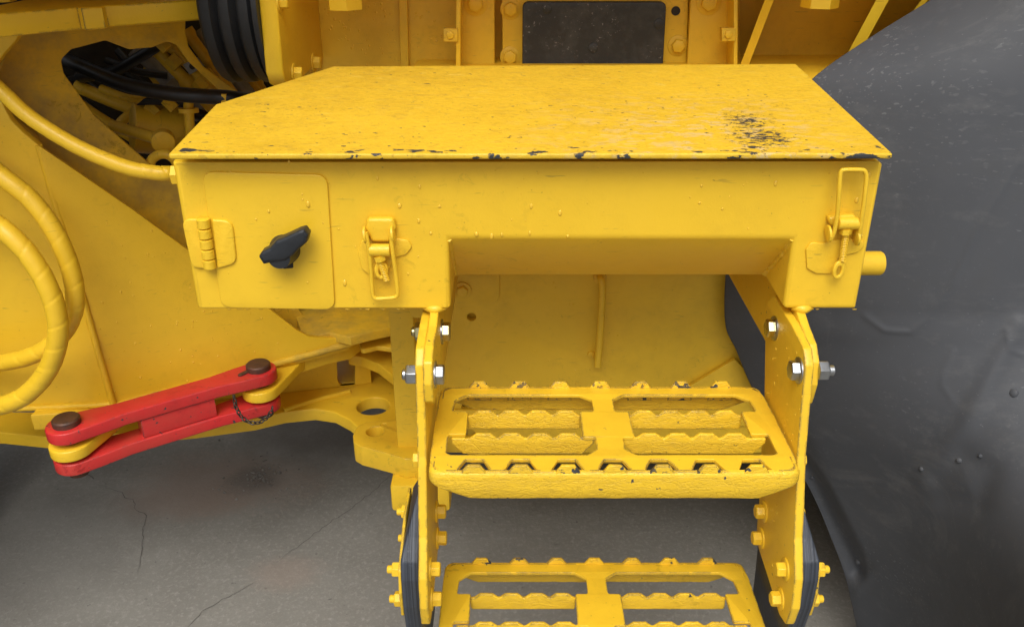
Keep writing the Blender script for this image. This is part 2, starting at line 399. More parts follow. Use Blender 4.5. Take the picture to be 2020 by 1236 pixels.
# ============================================================ GROUND
me = bpy.data.meshes.new('ground'); S = 60
me.from_pydata([(-S, -S, 0), (S, -S, 0), (S, S, 0), (-S, S, 0)], [], [(0, 1, 2, 3)])
ground = link('ground', me, 'ground'); ground['kind'] = 'structure'; ground['label'] = 'stained grey concrete ground with thin cracks'
def crack(px, wid):
    pts = [aZ(x, y, .0012) for x, y in px]; fine = []
    for a, b in zip(pts, pts[1:]):
        n = max(2, int((b - a).length / .012)); d = (b - a); s = V((-d.y, d.x, 0)).normalized()
        for k in range(n):
            fine.append(a + d * (k / n) + s * (mnoise.noise(V((a.x * 7 + k * .9, a.y * 5, k * .37))) * .006))
    fine.append(pts[-1])
    bm = bmesh.new(); L = []; n = len(fine)
    for i, p in enumerate(fine):
        d = fine[min(i + 1, n - 1)] - fine[max(i - 1, 0)]; s = V((-d.y, d.x, 0)).normalized()
        ww = wid * (.35 + .9 * abs(mnoise.noise(p * 40))) * min(1, 4 * min(i + 1, n - i) / n + .15)
        L.append((bm.verts.new(p + s * ww), bm.verts.new(p - s * ww)))
    for a, b in zip(L, L[1:]): bm.faces.new((a[0], a[1], b[1], b[0]))
    return from_bm('crack', bm, 'crack', ground, sm=False)
crack([(205, 948), (210, 962), (240, 970), (246, 982), (262, 984), (268, 1004), (290, 1016), (282, 1040), (280, 1080), (272, 1130)], .0015)
crack([(782, 925), (740, 965), (690, 1005), (650, 1030), (600, 1068), (545, 1108)], .0015)
crack([(500, 1150), (440, 1182), (400, 1205), (370, 1236)], .0015)
crack([(170, 934), (185, 944)], .002)
# broken aggregate in the spalled spot
bm = bmesh.new(); c0 = aZ(505, 940, 0)
for i in range(130):
    a = rnd.random() * 6.28; q = abs(rnd.gauss(0, .06)); r = rnd.uniform(.0012, .0048)
    p = c0 + V((math.cos(a) * q * 1.1, math.sin(a) * q * 1.1, r * .25))
    res = bmesh.ops.create_icosphere(bm, subdivisions=1, radius=r, matrix=Matrix.Translation(p) @ Matrix.Rotation(rnd.random() * 3, 4, 'X') @ Matrix.Diagonal((1, rnd.uniform(.6, 1), rnd.uniform(.4, .8), 1)))
    for v in res['verts']: v.co += V((rnd.uniform(-1, 1), rnd.uniform(-1, 1), rnd.uniform(-1, 1))) * r * .25
gr = from_bm('gravel', bm, 'gravel', None, sm=False); tag(gr, 'broken dark aggregate in the spalled concrete spot', 'gravel', kind='stuff')

# ============================================================ REAR FRAME (wall under the box, hitch post, upper bolted panels)
rear = empty('machine_chassis')
tag(rear, 'yellow painted machine frame with bolted plates behind the lidded box', 'machine frame')
YW = 1.40
wall_px = [(760, 500), (1560, 500), (1560, 905), (1500, 893), (1290, 893), (900, 905), (760, 905)]
hole1 = [(930 + 9 * math.cos(a), 625 + 8 * math.sin(a)) for a in [k * math.pi / 8 for k in range(16)]]
hole2 = [(924 + 14 * math.cos(a), 803 + 10 * math.sin(a)) for a in [k * math.pi / 8 for k in range(16)]]
hole3 = [(924 + 14 * math.cos(a), 856 + 10 * math.sin(a)) for a in [k * math.pi / 8 for k in range(16)]]
wl = [V((-.20, YW, 1.02)), V((.60, YW, 1.02)), V((.60, YW, .455)), V((-.20, YW, .455))]
plate('side_wall', wl, (0, -1, 0), .016, 'paint_old', rear, [[aY(x, y, YW) for x, y in h] for h in (hole1, hole2, hole3)])
pxplate('cover_plate', [(840, 500), (985, 500), (985, 600), (840, 612)], YW - .004, .004, 'paint_old', rear, [0, 0, .022, 0])
bolt(aY(912, 573, YW - .006), (0, -1, 0), .011, .008, 'paint_old', rear)
bolt(aY(950, 890, YW), (0, -1, 0), .010, .008, 'paint_old', rear)
# bent rod on the wall
tube('bent_rod', [aY(1183, 546, YW), aY(1184, 548, YW - .02), aY(1187, 556, YW - .027), aY(1188, 575, YW - .028), aY(1185, 640, YW - .028), aY(1179, 722, YW - .028)], .0065, 'paint_old', rear, 14, 8)
lathe('rod_boss', [(0, .012), (.006, .011), (.008, .006)], (0, -1, 0), aY(1183, 547, YW), 'paint_old', rear, 20)
lathe('rod_boss', [(0, .008), (.024, .007), (.025, .004)], (0, -1, 0), aY(1178, 700, YW), 'paint_old', rear, 20)
lathe('plug', [(0, .007), (.004, .006), (.005, .002)], (0, -1, 0), aY(1166, 698, YW), 'paint_old', rear, 20)
plate('sloped_gusset', [aY(1355, 765, YW - .01), aY(1450, 708, YW - .01), aY(1500, 760, YW - .01), aY(1560, 830, YW - .01), aY(1420, 835, YW - .01)], (0, -1, 0), .009, 'paint_old', rear)
plate('lower_rail', [V((-.2, YW - .008, .555)), V((.6, YW - .008, .555)), V((.6, YW - .008, .52)), V((-.2, YW - .008, .52))], (0, -1, 0), .007, 'paint_old', rear)
# body of the machine behind: unseen blocks added to shade ground and upper panels
box('frame_body', (-.18, YW + .018, .50), (1.6, 2.75, 1.15), 'paint_old', rear, .01)
box('cab_shade_block', (-.33, 1.33, 1.42), (1.7, 3.2, 2.9), 'paint_old', rear, .03)  # unseen overhang, brought forward to shade the lid's back and upper panels
box('belly_shade_block', (-.1, 1.62, .27), (1.2, 3.4, .499), 'paint_old', rear, .01)  # unseen block set low to keep light off the ground underneath
# hitch post + lug of the rear frame
xplate('post_plate', [(1.385, .93), (1.31, .93), (1.31, .53), (1.385, .53)], -.206, -.165, 'paint', rear, bev=.002)
pxplate('post_web', [(766, 590), (800, 590), (822, 846), (806, 848)], 1.405, .012, 'paint_old', rear)
pxplate('foot_block', [(800, 590), (850, 590), (850, 627), (812, 627)], 1.28, .03, 'paint_old', rear, [0, 0, .01, .01])
LZ = .53
lug = [(696, 858), (704, 840), (722, 832), (770, 826), (850, 822), (880, 905), (826, 902), (800, 905), (762, 893), (712, 880), (698, 872)]
lug_pts = roundpoly([aZ(x, y, LZ) for x, y in lug], .012)
lc = aZ(740, 850, LZ); lh = [lc + V((math.cos(a), math.sin(a), 0)) * .0165 for a in [k * math.pi / 12 for k in range(24)]]
lc2 = aZ(757, 836, LZ); lh2 = [lc2 + V((math.cos(a) * 1.5, math.sin(a), 0)) * .0035 for a in [k * math.pi / 6 for k in range(12)]]
plate('hitch_lug', lug_pts, (0, 0, 1), .042, 'paint_chip', rear, [lh, lh2], .002)
pb = aZ(810, 905, .49)
box('lug_block', (-.215, 1.25, .432), (-.11, 1.31, .489), 'paint', rear, .006)
lathe('weld_bead', [(0, .022), (.004, .02), (.008, .012)], (0, 0, 1), aZ(818, 858, LZ), 'paint', rear, 20)

# ---- upper bolted structure above the lid
YB = 1.66
def up(name, px, Y, th, mat='paint_old', r=0, bev=.0015, holes=()): return pxplate(name, px, Y, th, mat, rear, r, holes, bev)
up('back_panel', [(540, -60), (905, -60), (905, 260), (540, 260)], YB, .01)
up('back_strip', [(785, -60), (802, -60), (808, 200), (792, 200)], YB - .012, .012)
up('back_panel', [(1440, -60), (1840, -60), (1840, 260), (1440, 260)], YB + .05, .01)
up('channel_back', [(900, -60), (1460, -60), (1460, 260), (900, 260)], YB + .02, .008)
up('mount_flange', [(908, -60), (975, -60), (976, 200), (906, 200)], YB - .045, .012)
up('mount_flange', [(1366, -60), (1447, -60), (1446, 200), (1352, 200)], YB - .045, .012)
up('panel_frame', [(990, -60), (1360, -60), (1352, 200), (992, 200)], YB - .03, .012)
up('cover_panel', [(1031, 4), (1315, 4), (1304, 200), (1030, 200)], YB - .045, .02, 'panel', [.012, .012, 0, 0], .002)
# flange edges that stand proud
for px in ([(900, -60), (909, -60), (908, 200), (899, 200)], [(1448, -60), (1456, -60), (1455, 200), (1447, 200)]):
    up('flange_edge', px, YB - .10, .06, 'paint')
for px in ([(875, 57), (903, 57), (903, 83), (875, 83)], [(1424, 56), (1452, 56), (1452, 82), (1424, 82)]):
    o_ = up('nut_tab', px, YB - .105, .018, 'paint_brown')
    cx = (px[0][0] + px[1][0]) / 2; bolt(aY(cx - 1, px[0][1] + 12, YB - .105), (0, -1, 0), .007, .004, 'paint_old', rear, False)
for (x, y, Y_, r_) in ((938, 8, YB - .057, .014), (1007, 18, YB - .042, .0125), (1006, 112, YB - .042, .0125), (1337, 90, YB - .042, .0125), (1398, 5, YB - .057, .015)):
    bolt(aY(x, y, Y_ + .012), (0, -1, 0), r_, .010, 'paint_old', rear)
lathe('bolt_hole', [(0, .008), (.001, .008)], (0, -1, 0), aY(1333, 22, YB - .0305), 'dark', rear, 16)
for (x, y) in ((1079, 18), (1300, 48), (1170, 95)):
    lathe('panel_plug', [(0, .009), (.0012, .0085), (.0018, .006)], (0, -1, 0), aY(x, y, YB - .045), 'panel', rear, 20)
# side bracket left of the panels, edge on
XB = -.350
def xb(x, y): return aX(x, y, XB)
xplate('side_bracket', [(1.395, 1.60), (1.36, 1.18), (1.372, 1.160), (1.40, 1.150), (1.66, 1.150), (1.66, 1.60)], XB - .027, XB, 'paint', rear, 0, bev=.003)
for (x, y) in ((618, 124), (580, 146), (551, 3)):
    bolt(xb(x, y) , (1, 0, 0), .0115, .012, 'paint_old', rear)
lathe('hex_nut', [(0, .030), (.06, .030), (.065, .026)], (0, 0, 1), aY(681, 18, 1.50), 'paint', rear, 6)
lathe('hex_nut', [(0, .030), (.06, .030), (.065, .026)], (0, 0, 1), aY(1616, 15, 1.50), 'paint', rear, 6)
# gussets on the right
def q3(p): return [aY(x, y, Y) for x, y, Y in p]
def slab(name, p, off, mat, parent):
    p = [V(x) for x in p]; off = V(off); bm = bmesh.new()
    a = [bm.verts.new(x) for x in p]; b = [bm.verts.new(x + off) for x in p]; n = len(p)
    bm.faces.new(a); bm.faces.new(b[::-1])
    for k in range(n): bm.faces.new((a[k], b[k], b[(k + 1) % n], a[(k + 1) % n]))
    bmesh.ops.recalc_face_normals(bm, faces=bm.faces[:])
    return from_bm(name, bm, mat, parent, sm=False)
slab('gusset', q3([(1524, -40, 1.52), (1456, 140, 1.56), (1456, 140, 1.70), (1524, -40, 1.70)]), (.016, 0, .004), 'paint_old', rear)
slab('gusset', q3([(1750, -40, 1.42), (1640, 165, 1.46), (1640, 165, 1.70), (1750, -40, 1.70)]), (.022, 0, .006), 'paint_old', rear)
slab('gusset', q3([(1850, -40, 1.45), (1700, 150, 1.5), (1700, 150, 1.70), (1850, -40, 1.70)]), (.012, 0, .004), 'paint_old', rear)

# ============================================================ FRONT FRAME (left)
front = empty('machine_chassis'); tag(front, 'yellow front frame of the machine with welded side plates and hitch arms', 'machine frame')
YA = 1.403
dB = V((.382, .215, 0)).normalized(); nB = V((dB.y, -dB.x, 0)); zup = V((0, 0, 1))
pB = V((-.756, 1.403, 0))
def onB(x, y, off=0): return aP(x, y, pB + nB * off, nB)
pxplate('side_plate', [(-90, 280), (-40, 215), (2, 200), (20, 236), (45, 262), (76, 287), (222, 800), (222, 806), (-90, 815)], YA, .014, 'paint', front, bev=.002)
pxplate('side_plate', [(-90, 40), (48, 40), (40, 66), (28, 84), (8, 106), (-10, 130), (-90, 140)], YA, .014, 'paint', front, bev=.002)
Bp = [(76, 287), (140, 330), (260, 412), (370, 492), (460, 555), (540, 615), (585, 650), (610, 664), (650, 668), (686, 664), (690, 690), (520, 735), (222, 806)]
plate('side_plate', [onB(x, y) for x, y in Bp], nB, .014, 'paint', front, bev=.002)
tube('weld_seam', [aY(76, 287, YA - .001), aY(150, 540, YA - .001), aY(224, 800, YA - .001)], .0065, 'paint', front, 10, 14, lambda s, a, t: .0062 + .0012 * mnoise.noise(V((s * 90, a, 0))))
tube('weld_seam', [aY(-60, 808, YA - .002), aY(70, 804, YA - .002), aY(222, 797, YA - .002)], .006, 'paint', front, 10, 14, lambda s, a, t: .006 + .0015 * mnoise.noise(V((s * 80, a, 3))))
tube('weld_seam', [onB(224, 800, .002), onB(450, 742, .002), onB(690, 678, .002)], .007, 'paint_brown', front, 10, 20, lambda s, a, t: .007 + .002 * mnoise.noise(V((s * 80, a, 5))))
# inner plate with the big opening
pC = pB - nB * .12
def onC(x, y, off=0): return aP(x, y, pC + nB * off, nB)
Cp = [(-120, 40), (366, 30), (366, 62), (372, 92), (400, 130), (440, 160), (492, 196), (560, 330), (700, 560), (640, 690), (300, 640), (-120, 330)]
Ch = roundpoly([onC(x, y) for x, y in [(120, 118), (140, 98), (208, 80), (255, 98), (300, 94), (330, 82), (350, 90), (372, 122), (418, 165), (462, 205), (470, 260), (360, 372), (320, 345), (186, 228), (126, 146)]], .012)
plate('inner_plate', [onC(x, y) for x, y in Cp], nB, .016, 'paint_brown', front, [Ch, [onC(x, y) for x, y in [(578, 596), (658, 596), (622, 634), (606, 632)]]], .002)
# return strip joining the inner plate to the outer edge
rim = [(8, 106), (-10, 150), (2, 200), (20, 236), (45, 262), (76, 287)]
bm = bmesh.new(); a_ = [bm.verts.new(aY(x, y, YA + .012)) for x, y in rim]; b_ = [bm.verts.new(aY(x, y, YA + .012) - nB * .125) for x, y in rim]
for k in range(len(rim) - 1): bm.faces.new((a_[k], a_[k + 1], b_[k + 1], b_[k]))
o_ = from_bm('rim_return', bm, 'paint_brown', front); sm_ = o_.modifiers.new('s', 'SOLIDIFY'); sm_.thickness = .004
# top flange
tf = [(-120, 66), (0, 64), (150, 50), (204, 48), (396, 34)]
TZ = aY(0, 28, 1.24).z
def tfp(x, y): return aZ(x, y, TZ)
ptsF = [tfp(-140, 39), tfp(0, 27), tfp(152, 14.5), tfp(160, 16), tfp(200, 13.5), tfp(207, 11), tfp(392, -1)]
ptsF += [V((p.x, 1.75, TZ)) for p in (ptsF[-1], ptsF[0])]
plate('top_flange', ptsF, (0, 0, 1), .031, 'paint_chip', front, (), .003)
bolt(tfp(5, 2), (0, 0, 1), .02, .02, 'paint', front, False)
# hitch arms
UZ = .555
arm = [(60, 812), (222, 800), (450, 744), (690, 680), (700, 672), (712, 664), (736, 650), (780, 640), (800, 600), (640, 600), (560, 640), (300, 720), (60, 790)]
arm2 = [aZ(x, y, UZ) for x, y in [(60, 818), (222, 808), (340, 778), (450, 750), (520, 734), (560, 722), (590, 708), (640, 692), (690, 681), (706, 668), (724, 655), (790, 640)]]
back2 = [V((p.x + .0, p.y + .16, UZ)) for p in (arm2[-1], arm2[5], arm2[0])]
plate('upper_arm', arm2 + back2, (0, 0, 1), .034, 'paint', front, (), .003)
BZ = .41
low = [aZ(x, y, BZ) for x, y in [(-140, 850), (0, 852), (100, 862), (220, 856), (380, 842), (500, 826), (560, 812), (620, 806), (660, 812), (690, 828), (706, 842), (760, 850), (826, 845), (830, 770)]]
back3 = [V((.0, 2.2, BZ)), V((-.5, 2.1, BZ)), V((-.7, 1.62, BZ)), V((-1.2, 1.62, BZ))]
hc = aZ(736, 800, BZ); hh = [hc + V((math.cos(a), math.sin(a), 0)) * .036 for a in [k * math.pi / 14 for k in range(28)]]
plate('lower_arm', low + back3, (0, 0, 1), .03, 'paint', front, [hh], .003)
# webs between the arms
wpx = [(-140, 1.36), (0, 1.36), (100, 1.36)]
def web(name, A, B, z0, z1, mat='paint', th=.012, holes=()):
    A = V(A); B = V(B); d = (B - A).normalized(); n = V((d.y, -d.x, 0))
    return plate(name, [V((A.x, A.y, z1)), V((B.x, B.y, z1)), V((B.x, B.y, z0)), V((A.x, A.y, z0))], n, th, mat, front, holes, .0015)
wa = aZ(60, 800, BZ); wb = aZ(230, 812, BZ); wc = aZ(690, 760, BZ)
web('web_plate', (wa.x - .2, wa.y + .0), (wb.x, wb.y), BZ, UZ - .034)
p_, q_ = V((wb.x, wb.y, 0)), V((wc.x, wc.y, 0)); dd = (q_ - p_).normalized(); nn = V((dd.y, -dd.x, 0))
hw = roundpoly([aP(x, y, p_, nn) for x, y in [(664, 700), (688, 690), (700, 690), (700, 768), (676, 768), (666, 750)]], .006)
web('web_plate', p_, q_ + dd * .05, BZ, UZ - .034, 'paint', .012, [hw])
tube('weld_seam', [aZ(560, 808, BZ + .002), aZ(620, 790, BZ + .002), aZ(690, 772, BZ + .002)], .006, 'paint', front, 10, 10)
# ring plates inside the hitch
plate('hinge_knuckle', roundpoly([aZ(x, y, .50) for x, y in [(686, 700), (712, 703), (745, 717), (772, 738), (792, 756), (840, 756), (840, 640), (690, 650)]], .01), (0, 0, 1), .026, 'paint_old', front, (), .003)
plate('hinge_knuckle', roundpoly([aZ(x, y, .555) for x, y in [(712, 690), (745, 682), (800, 690), (840, 690), (840, 630), (700, 640)]], .01), (0, 0, 1), .012, 'paint_old', front, (), .003)
plate('hinge_core', [V((-.42, 1.98, .75)), V((.0, 1.98, .75)), V((.0, 1.98, .41)), V((-.42, 1.98, .41))], (0, -1, 0), .02, 'paint_old', front)
plate('hitch_top', [aZ(x, y, .60) for x, y in [(600, 668), (650, 655), (692, 665), (730, 655), (800, 640), (800, 560), (560, 560)]], (0, 0, 1), .02, 'paint_brown', front)
# near-black sheet that paints in the shade inside the front frame
plate('dark_backing', [V((-1.25, 1.95, 1.5)), V((-.30, 2.35, 1.5)), V((-.30, 2.35, .70)), V((-1.25, 1.95, .70))], nB, .02, 'dark', front)
box('tower_shade_block', (-1.35, 1.03, 1.42), (-.44, 1.9, 2.1), 'paint_old', front, .03)  # unseen block added overhead, reaches forward to shade the left plates
# lock-bar lugs
BARZ = 1.42 - .834
cl = aZ(132, 835, BARZ); cr = aZ(510, 727, BARZ)
def capsule(a, b, r, seg=14):
    d = (b - a).normalized(); s = V((-d.y, d.x, 0)); out = []
    for k in range(seg + 1):
        t = math.pi * k / seg; out.append(b + (d * math.sin(t) - s * -math.cos(t) * -1 * -1) * r if False else b + (s * -math.cos(t) + d * math.sin(t)) * r)
    for k in range(seg + 1):
        t = math.pi * k / seg; out.append(a + (s * math.cos(t) - d * math.sin(t)) * r)
    return out
lugd = V((.25, .97, 0)).normalized()
for c in (cl, cr):
    c2 = V((c.x, c.y, BARZ - .0345))
    plate('lock_lug', capsule(c2 + lugd * .16, c2 + V((0, -.004, 0)), .036), (0, 0, 1), .022, 'paint', front, (), .003)

# ============================================================ RED LOCK BAR
bar = empty('lock_bar'); tag(bar, 'red articulation lock bar held by two rusty pins below the hoses', 'lock bar')
def barplate(name, z, th):
    a = V((cl.x, cl.y, z)); b = V((cr.x, cr.y, z)); d = (b - a).normalized(); s = V((-d.y, d.x, 0)); L = (b - a).length
    out = []
    for k in range(15):
        t = math.pi * k / 14; out.append(b + (s * -math.cos(t) + d * math.sin(t)) * .034)
    out += [b - d * .045 + s * .030, b - d * .09 + s * .024, a + d * .09 + s * .024, a + d * .045 + s * .030]
    for k in range(15):
        t = math.pi * k / 14; out.append(a + (s * math.cos(t) - d * math.sin(t)) * .036)
    out += [a + d * .045 - s * .031, a + d * .09 - s * .024, b - d * .09 - s * .024, b - d * .045 - s * .030]
    return plate(name, out, (0, 0, 1), th, 'red', bar, (), .003), d, s, L
top_, d_, s_, L_ = barplate('bar_plate', BARZ, .024)
barplate('bar_plate', BARZ - .064, .024)
a_ = V((cl.x, cl.y, 0)); m0 = a_ + d_ * .115 - s_ * .020; m1 = a_ + d_ * .25 - s_ * .020
pl = [m0, m1, m1 + s_ * .040, m0 + s_ * .040]
plate('spacer_block', [V((p.x, p.y, BARZ - .0245)) for p in pl], (0, 0, 1), .039, 'red', bar, (), .002)
for c in (cl, cr):
    p = lathe('pin', [(-.105, .017), (-.10, .018), (.0, .018)], (0, 0, 1), V((c.x, c.y, BARZ)), 'rust', bar, 24)
    lathe('pin_head', [(0, .0235), (.010, .0235), (.0125, .021), (.013, .012)], (0, 0, 1), V((c.x, c.y, BARZ)), 'rust', p, 28)
    lathe('cotter', [(-.012, .004), (.012, .004)], (d_.x, d_.y, 0), V((c.x, c.y, BARZ - .097)), 'chain', p, 8)
plate('keeper_tab', [V((p.x, p.y, BARZ + .003)) for p in capsule(cr - d_ * .038 - s_ * .006, cr - d_ * .02, .005)], (0, 0, 1), .003, 'rust', bar, (), .001)
# retaining chain
ch = tube('retaining_chain', [aY(461, 778, cr.y - .10), aY(462, 784, cr.y - .10)], .003, 'chain', bar, 8, 3)
cpt = catmull([V(aY(x, y, cr.y - .10)) for x, y in [(462, 784), (466, 803), (477, 822), (492, 832), (510, 833), (525, 824), (535, 812), (538, 800)]], 8)
lk = bmesh.new()
ringp = [(math.cos(t) * .0056, math.sin(t) * .0036, 0) for t in [k * math.pi / 6 for k in range(12)]]
def link_bm(mx):
    b = sweep([V(p) for p in ringp + [ringp[0]]], .0014, 6); bmesh.ops.transform(b, matrix=mx, verts=b.verts[:]); return b
acc = 0; last = cpt[0]; i = 0
for a, b in zip(cpt, cpt[1:]):
    acc += (b - a).length
    if acc > .0078:
        acc = 0; i += 1
        t = (b - a).normalized(); q = t.to_track_quat('X', 'Z').to_matrix().to_4x4()
        mx = Matrix.Translation(b) @ q @ Matrix.Rotation((i % 2) * math.pi / 2 + .4, 4, 'X')
        from_bm('chain_link', link_bm(mx), 'chain', ch, ang=80)
lk.free()

# ============================================================ STORAGE BOX
Y0 = .976
sbox = empty('storage_box'); tag(sbox, 'yellow steel storage box with worn lid, side hatch and toggle latches', 'storage box')
XL, XR, ZB, ZT = -.391, .427, .961, 1.1465; NL, NR, NZ = -.0757, .336, 1.0546; YK = 1.33
bm = bmesh.new(); vv = lambda x, y, z: bm.verts.new((x, y, z))
P = [vv(XL, Y0, ZT), vv(XR, Y0, ZT), vv(XR, Y0, ZB), vv(NR, Y0, ZB), vv(NR, Y0, NZ), vv(NL, Y0, NZ), vv(NL, Y0, ZB), vv(XL, Y0, ZB)]
Q4, Q5 = vv(NR, 1.072, ZB + .004), vv(NL, 1.072, ZB + .004)
LP, LN = V((0, .955, 1.165)), V((0, -.072, 1)).normalized()
c1, c2 = aP(425, 206, LP, LN), aP(657, 131, LP, LN)
K = [vv(c2.x + .02, YK, ZT + .024), vv(XR, YK, ZT + .024), vv(XR, YK, ZB), vv(c2.x + .02, YK, ZB)]
J = [vv(XL, c1.y - .035, ZT + .014), vv(XL, c1.y - .035, ZB)]
for f in ([P[i] for i in range(8)], [P[4], Q4, Q5, P[5]], [P[5], Q5, P[6]], [P[4], P[3], Q4], [P[7], P[6], Q5, Q4, P[3], P[2], K[2], K[3], J[1]],
          [P[1], K[1], K[2], P[2]], [P[0], P[7], J[1], J[0]], [J[0], J[1], K[3], K[0]], K, [P[0], J[0], K[0], K[1], P[1]]): bm.faces.new(f)
bmesh.ops.recalc_face_normals(bm, faces=bm.faces[:])
bmesh.ops.triangulate(bm, faces=[f for f in bm.faces if len(f.verts) > 4])
body = from_bm('box_body', bm, 'paint', sbox, sm=True, ang=60)
bv = body.modifiers.new('bevel', 'BEVEL'); bv.width = .0055; bv.segments = 3; bv.limit_method = 'ANGLE'; bv.angle_limit = R(25)
body.data.polygons.foreach_set('use_smooth', [True] * len(body.data.polygons))
for xx in (NR, NL):
    tube('weld_seam', [V((xx, Y0 + .004, NZ - .003)), V((xx, 1.02, NZ - .046)), V((xx, 1.068, ZB + .008))], .004, 'paint', sbox, 8, 16, lambda s_, a, t: .0034 + .002 * mnoise.noise(V((s_ * 130, a, xx * 9))))
# lid
lid = plate('lid', roundpoly([aP(x, y, LP, LN) for x, y in [(331, 304), (1762, 303), (1570, 126), (657, 131), (425, 206)]], [.004, .003, .003, .003, .004], 3), LN, .0065, 'lid', sbox, (), .0020)
plate('seal_strip', [V((XL + .02, Y0 + .014, 1.158)), V((XR - .02, Y0 + .014, 1.158)), V((XR - .02, Y0 + .014, 1.14)), V((XL + .02, Y0 + .014, 1.14))], (0, -1, 0), .01, 'rubber', sbox)
plate('top_trim', [aY(x, y, Y0 - .0005) for x, y in [(346, 320), (1735, 318), (1734, 323), (347, 325)]], (0, -1, 0), .002, 'paint', sbox)
# hatch with hinge and knob
hatch = pxplate('access_hatch', [(398, 339), (645, 345), (661, 611), (436, 607)], Y0 - .0035, .0035, 'paint', sbox, .014, (), .0014)
hin = pxplate('hinge', [(357, 432), (396, 432), (412, 530), (378, 530)], Y0 - .0045, .0045, 'paint_bright', sbox, [.012, .003, .003, .014], (), .002)
hin2 = pxplate('hinge_leaf', [(417, 433), (458, 436), (467, 520), (428, 531)], Y0 - .0065, .005, 'paint_bright', hin, [.003, .014, .014, .003], (), .002)
k0, k1 = aY(400, 431, Y0 - .008), aY(415, 531, Y0 - .008); kd = (k1 - k0).normalized(); kl = (k1 - k0).length
for i in range(5):
    a = i / 5 * kl; b = (i + 1) / 5 * kl - .0014
    lathe('knuckle', [(a, .0066), (a + .0008, .0076), (b - .0008, .0076), (b, .0066)], kd, k0, 'paint_bright', hin, 18)
kn = lathe('turn_knob', [(0, .0185), (.004, .0182), (.010, .017), (.014, .016), (.03, .013)], (0, -1, 0), aY(562, 491, Y0 - .0035), 'knob', hatch, 28)
YN = Y0 - .036
plate('wing_grip', roundpoly([aY(x, y, YN) for x, y in [(509, 507), (515, 498), (531, 490), (543, 476), (560, 469), (588, 456), (599, 453), (608, 465), (605, 479), (590, 492), (578, 505), (562, 515), (543, 517), (519, 523)]], .003), (0, -1, 0), .02, 'knob', kn, (), .004)
plate('key_slot', roundpoly([aY(x, y, Y0 - .0042) for x, y in [(556, 520), (578, 516), (579, 529), (558, 531)]], .002), (0, -1, 0), .003, 'dark', hatch)
# latches
def latch(basepx, earpx, barrel, hexc, rod, bail, pad=None, loop=None):
    L = pxplate('toggle_latch', basepx, Y0 - .0028, .0028, 'paint_bright', sbox, .006, (), .0012)
    for (x, y) in earpx:
        lathe('ear', [(-.002, .0085), (-.0012, .0105), (.0012, .0105), (.002, .0085)], (1, 0, .1), aY(x, y, Y0 - .012), 'paint_bright', L, 20)
    (x0, yb, x1) = barrel
    a, b = aY(x0, yb, Y0 - .014), aY(x1, yb, Y0 - .014)
    lathe('barrel', [(0, .006), (.0008, .0075), ((b - a).length - .0008, .0075), ((b - a).length, .006)], b - a, a, 'paint_bright', L, 20)
    rd = aY(rod[2], rod[3], Y0 - .012) - aY(rod[0], rod[1], Y0 - .014)
    p0 = aY(rod[0], rod[1], Y0 - .014)
    n = 90; tube('screw', [p0 + rd * (k / n) for k in range(n + 1)], .0035, 'paint_bright', L, 10, straight=True, radf=lambda s, a, t: .0036 + .0006 * math.sin(s / .0022 * 2 * math.pi + a))
    lathe('hex_head', [(-.003, .007), (.0035, .007), (.0045, .006)], rd, aY(hexc[0], hexc[1], Y0 - .014), 'paint_bright', L, 6)
    tube('bail_wire', [aY(x, y, Y0 - o) for x, y, o in bail], .0026, 'paint_bright', L, 10, 6)
    if pad:
        pxplate('catch_pad', pad, Y0 - .012, .012, 'paint_bright', L, .005, (), .004)
    if loop:
        x, y = loop; c = aY(x, y, Y0 - .012)
        o_ = [c + V((math.cos(t) * .0085, 0, math.sin(t) * .012)) for t in [k * math.pi / 10 for k in range(20)]]
        i_ = [c + V((math.cos(t) * .0035, 0, math.sin(t) * .0065 - .001)) for t in [k * math.pi / 10 for k in range(20)]]
        plate('pull_ring', o_, (.25, -1, 0), .004, 'paint_bright', L, [i_], .0013)
    return L
latch([(706, 500), (712, 476), (724, 470), (780, 470), (806, 474), (813, 488), (800, 503), (778, 508), (768, 530), (742, 552), (714, 532)], [(721, 463), (775, 461)], (728, 493, 770), (749, 508), (749, 512, 763, 553),
      [(722, 458, .018), (724, 470, .018), (729, 500, .017), (733, 550, .014), (735, 578, .013), (738, 586, .013), (746, 589, .013), (774, 587, .013), (782, 584, .013), (784, 576, .013), (781, 540, .014), (775, 500, .017), (772, 470, .018), (773, 458, .018)],
      [(724, 431), (776, 431), (781, 452), (768, 478), (733, 478), (720, 452)], (752, 532))
latch([(1590, 492), (1600, 478), (1625, 480), (1640, 474), (1690, 470), (1706, 478), (1704, 488), (1690, 499), (1655, 506), (1643, 540), (1610, 540), (1592, 530)], [(1634, 461), (1690, 467)], (1652, 440, 1693), (1668, 455), (1669, 458, 1662, 513),
      [(1638, 474, .016), (1646, 455, .018), (1652, 420, .02), (1655, 380, .022), (1657, 350, .022), (1659, 339, .022), (1666, 335, .022), (1698, 335, .022), (1706, 338, .022), (1709, 350, .022), (1706, 385, .022), (1700, 430, .02), (1696, 460, .018), (1694, 474, .016)],
      [(1632, 428), (1690, 424), (1694, 445), (1640, 448)], (1654, 532))
# side bolt and pipe stub
lathe('side_stud', [(0, .012), (.010, .012), (.012, .009)], (-1, 0, 0), V((XL, 1.0, aY(338, 345, 1.0).z)), 'paint', sbox, 6)
ps = aY(1712, 519, 1.10)
lathe('pipe_stub', [(-.06, .0165), (.066, .0165), (.069, .015), (.0695, .011)], (1, 0, 0), V((XR + .008, 1.10, ps.z)), 'paint_old', sbox, 28)
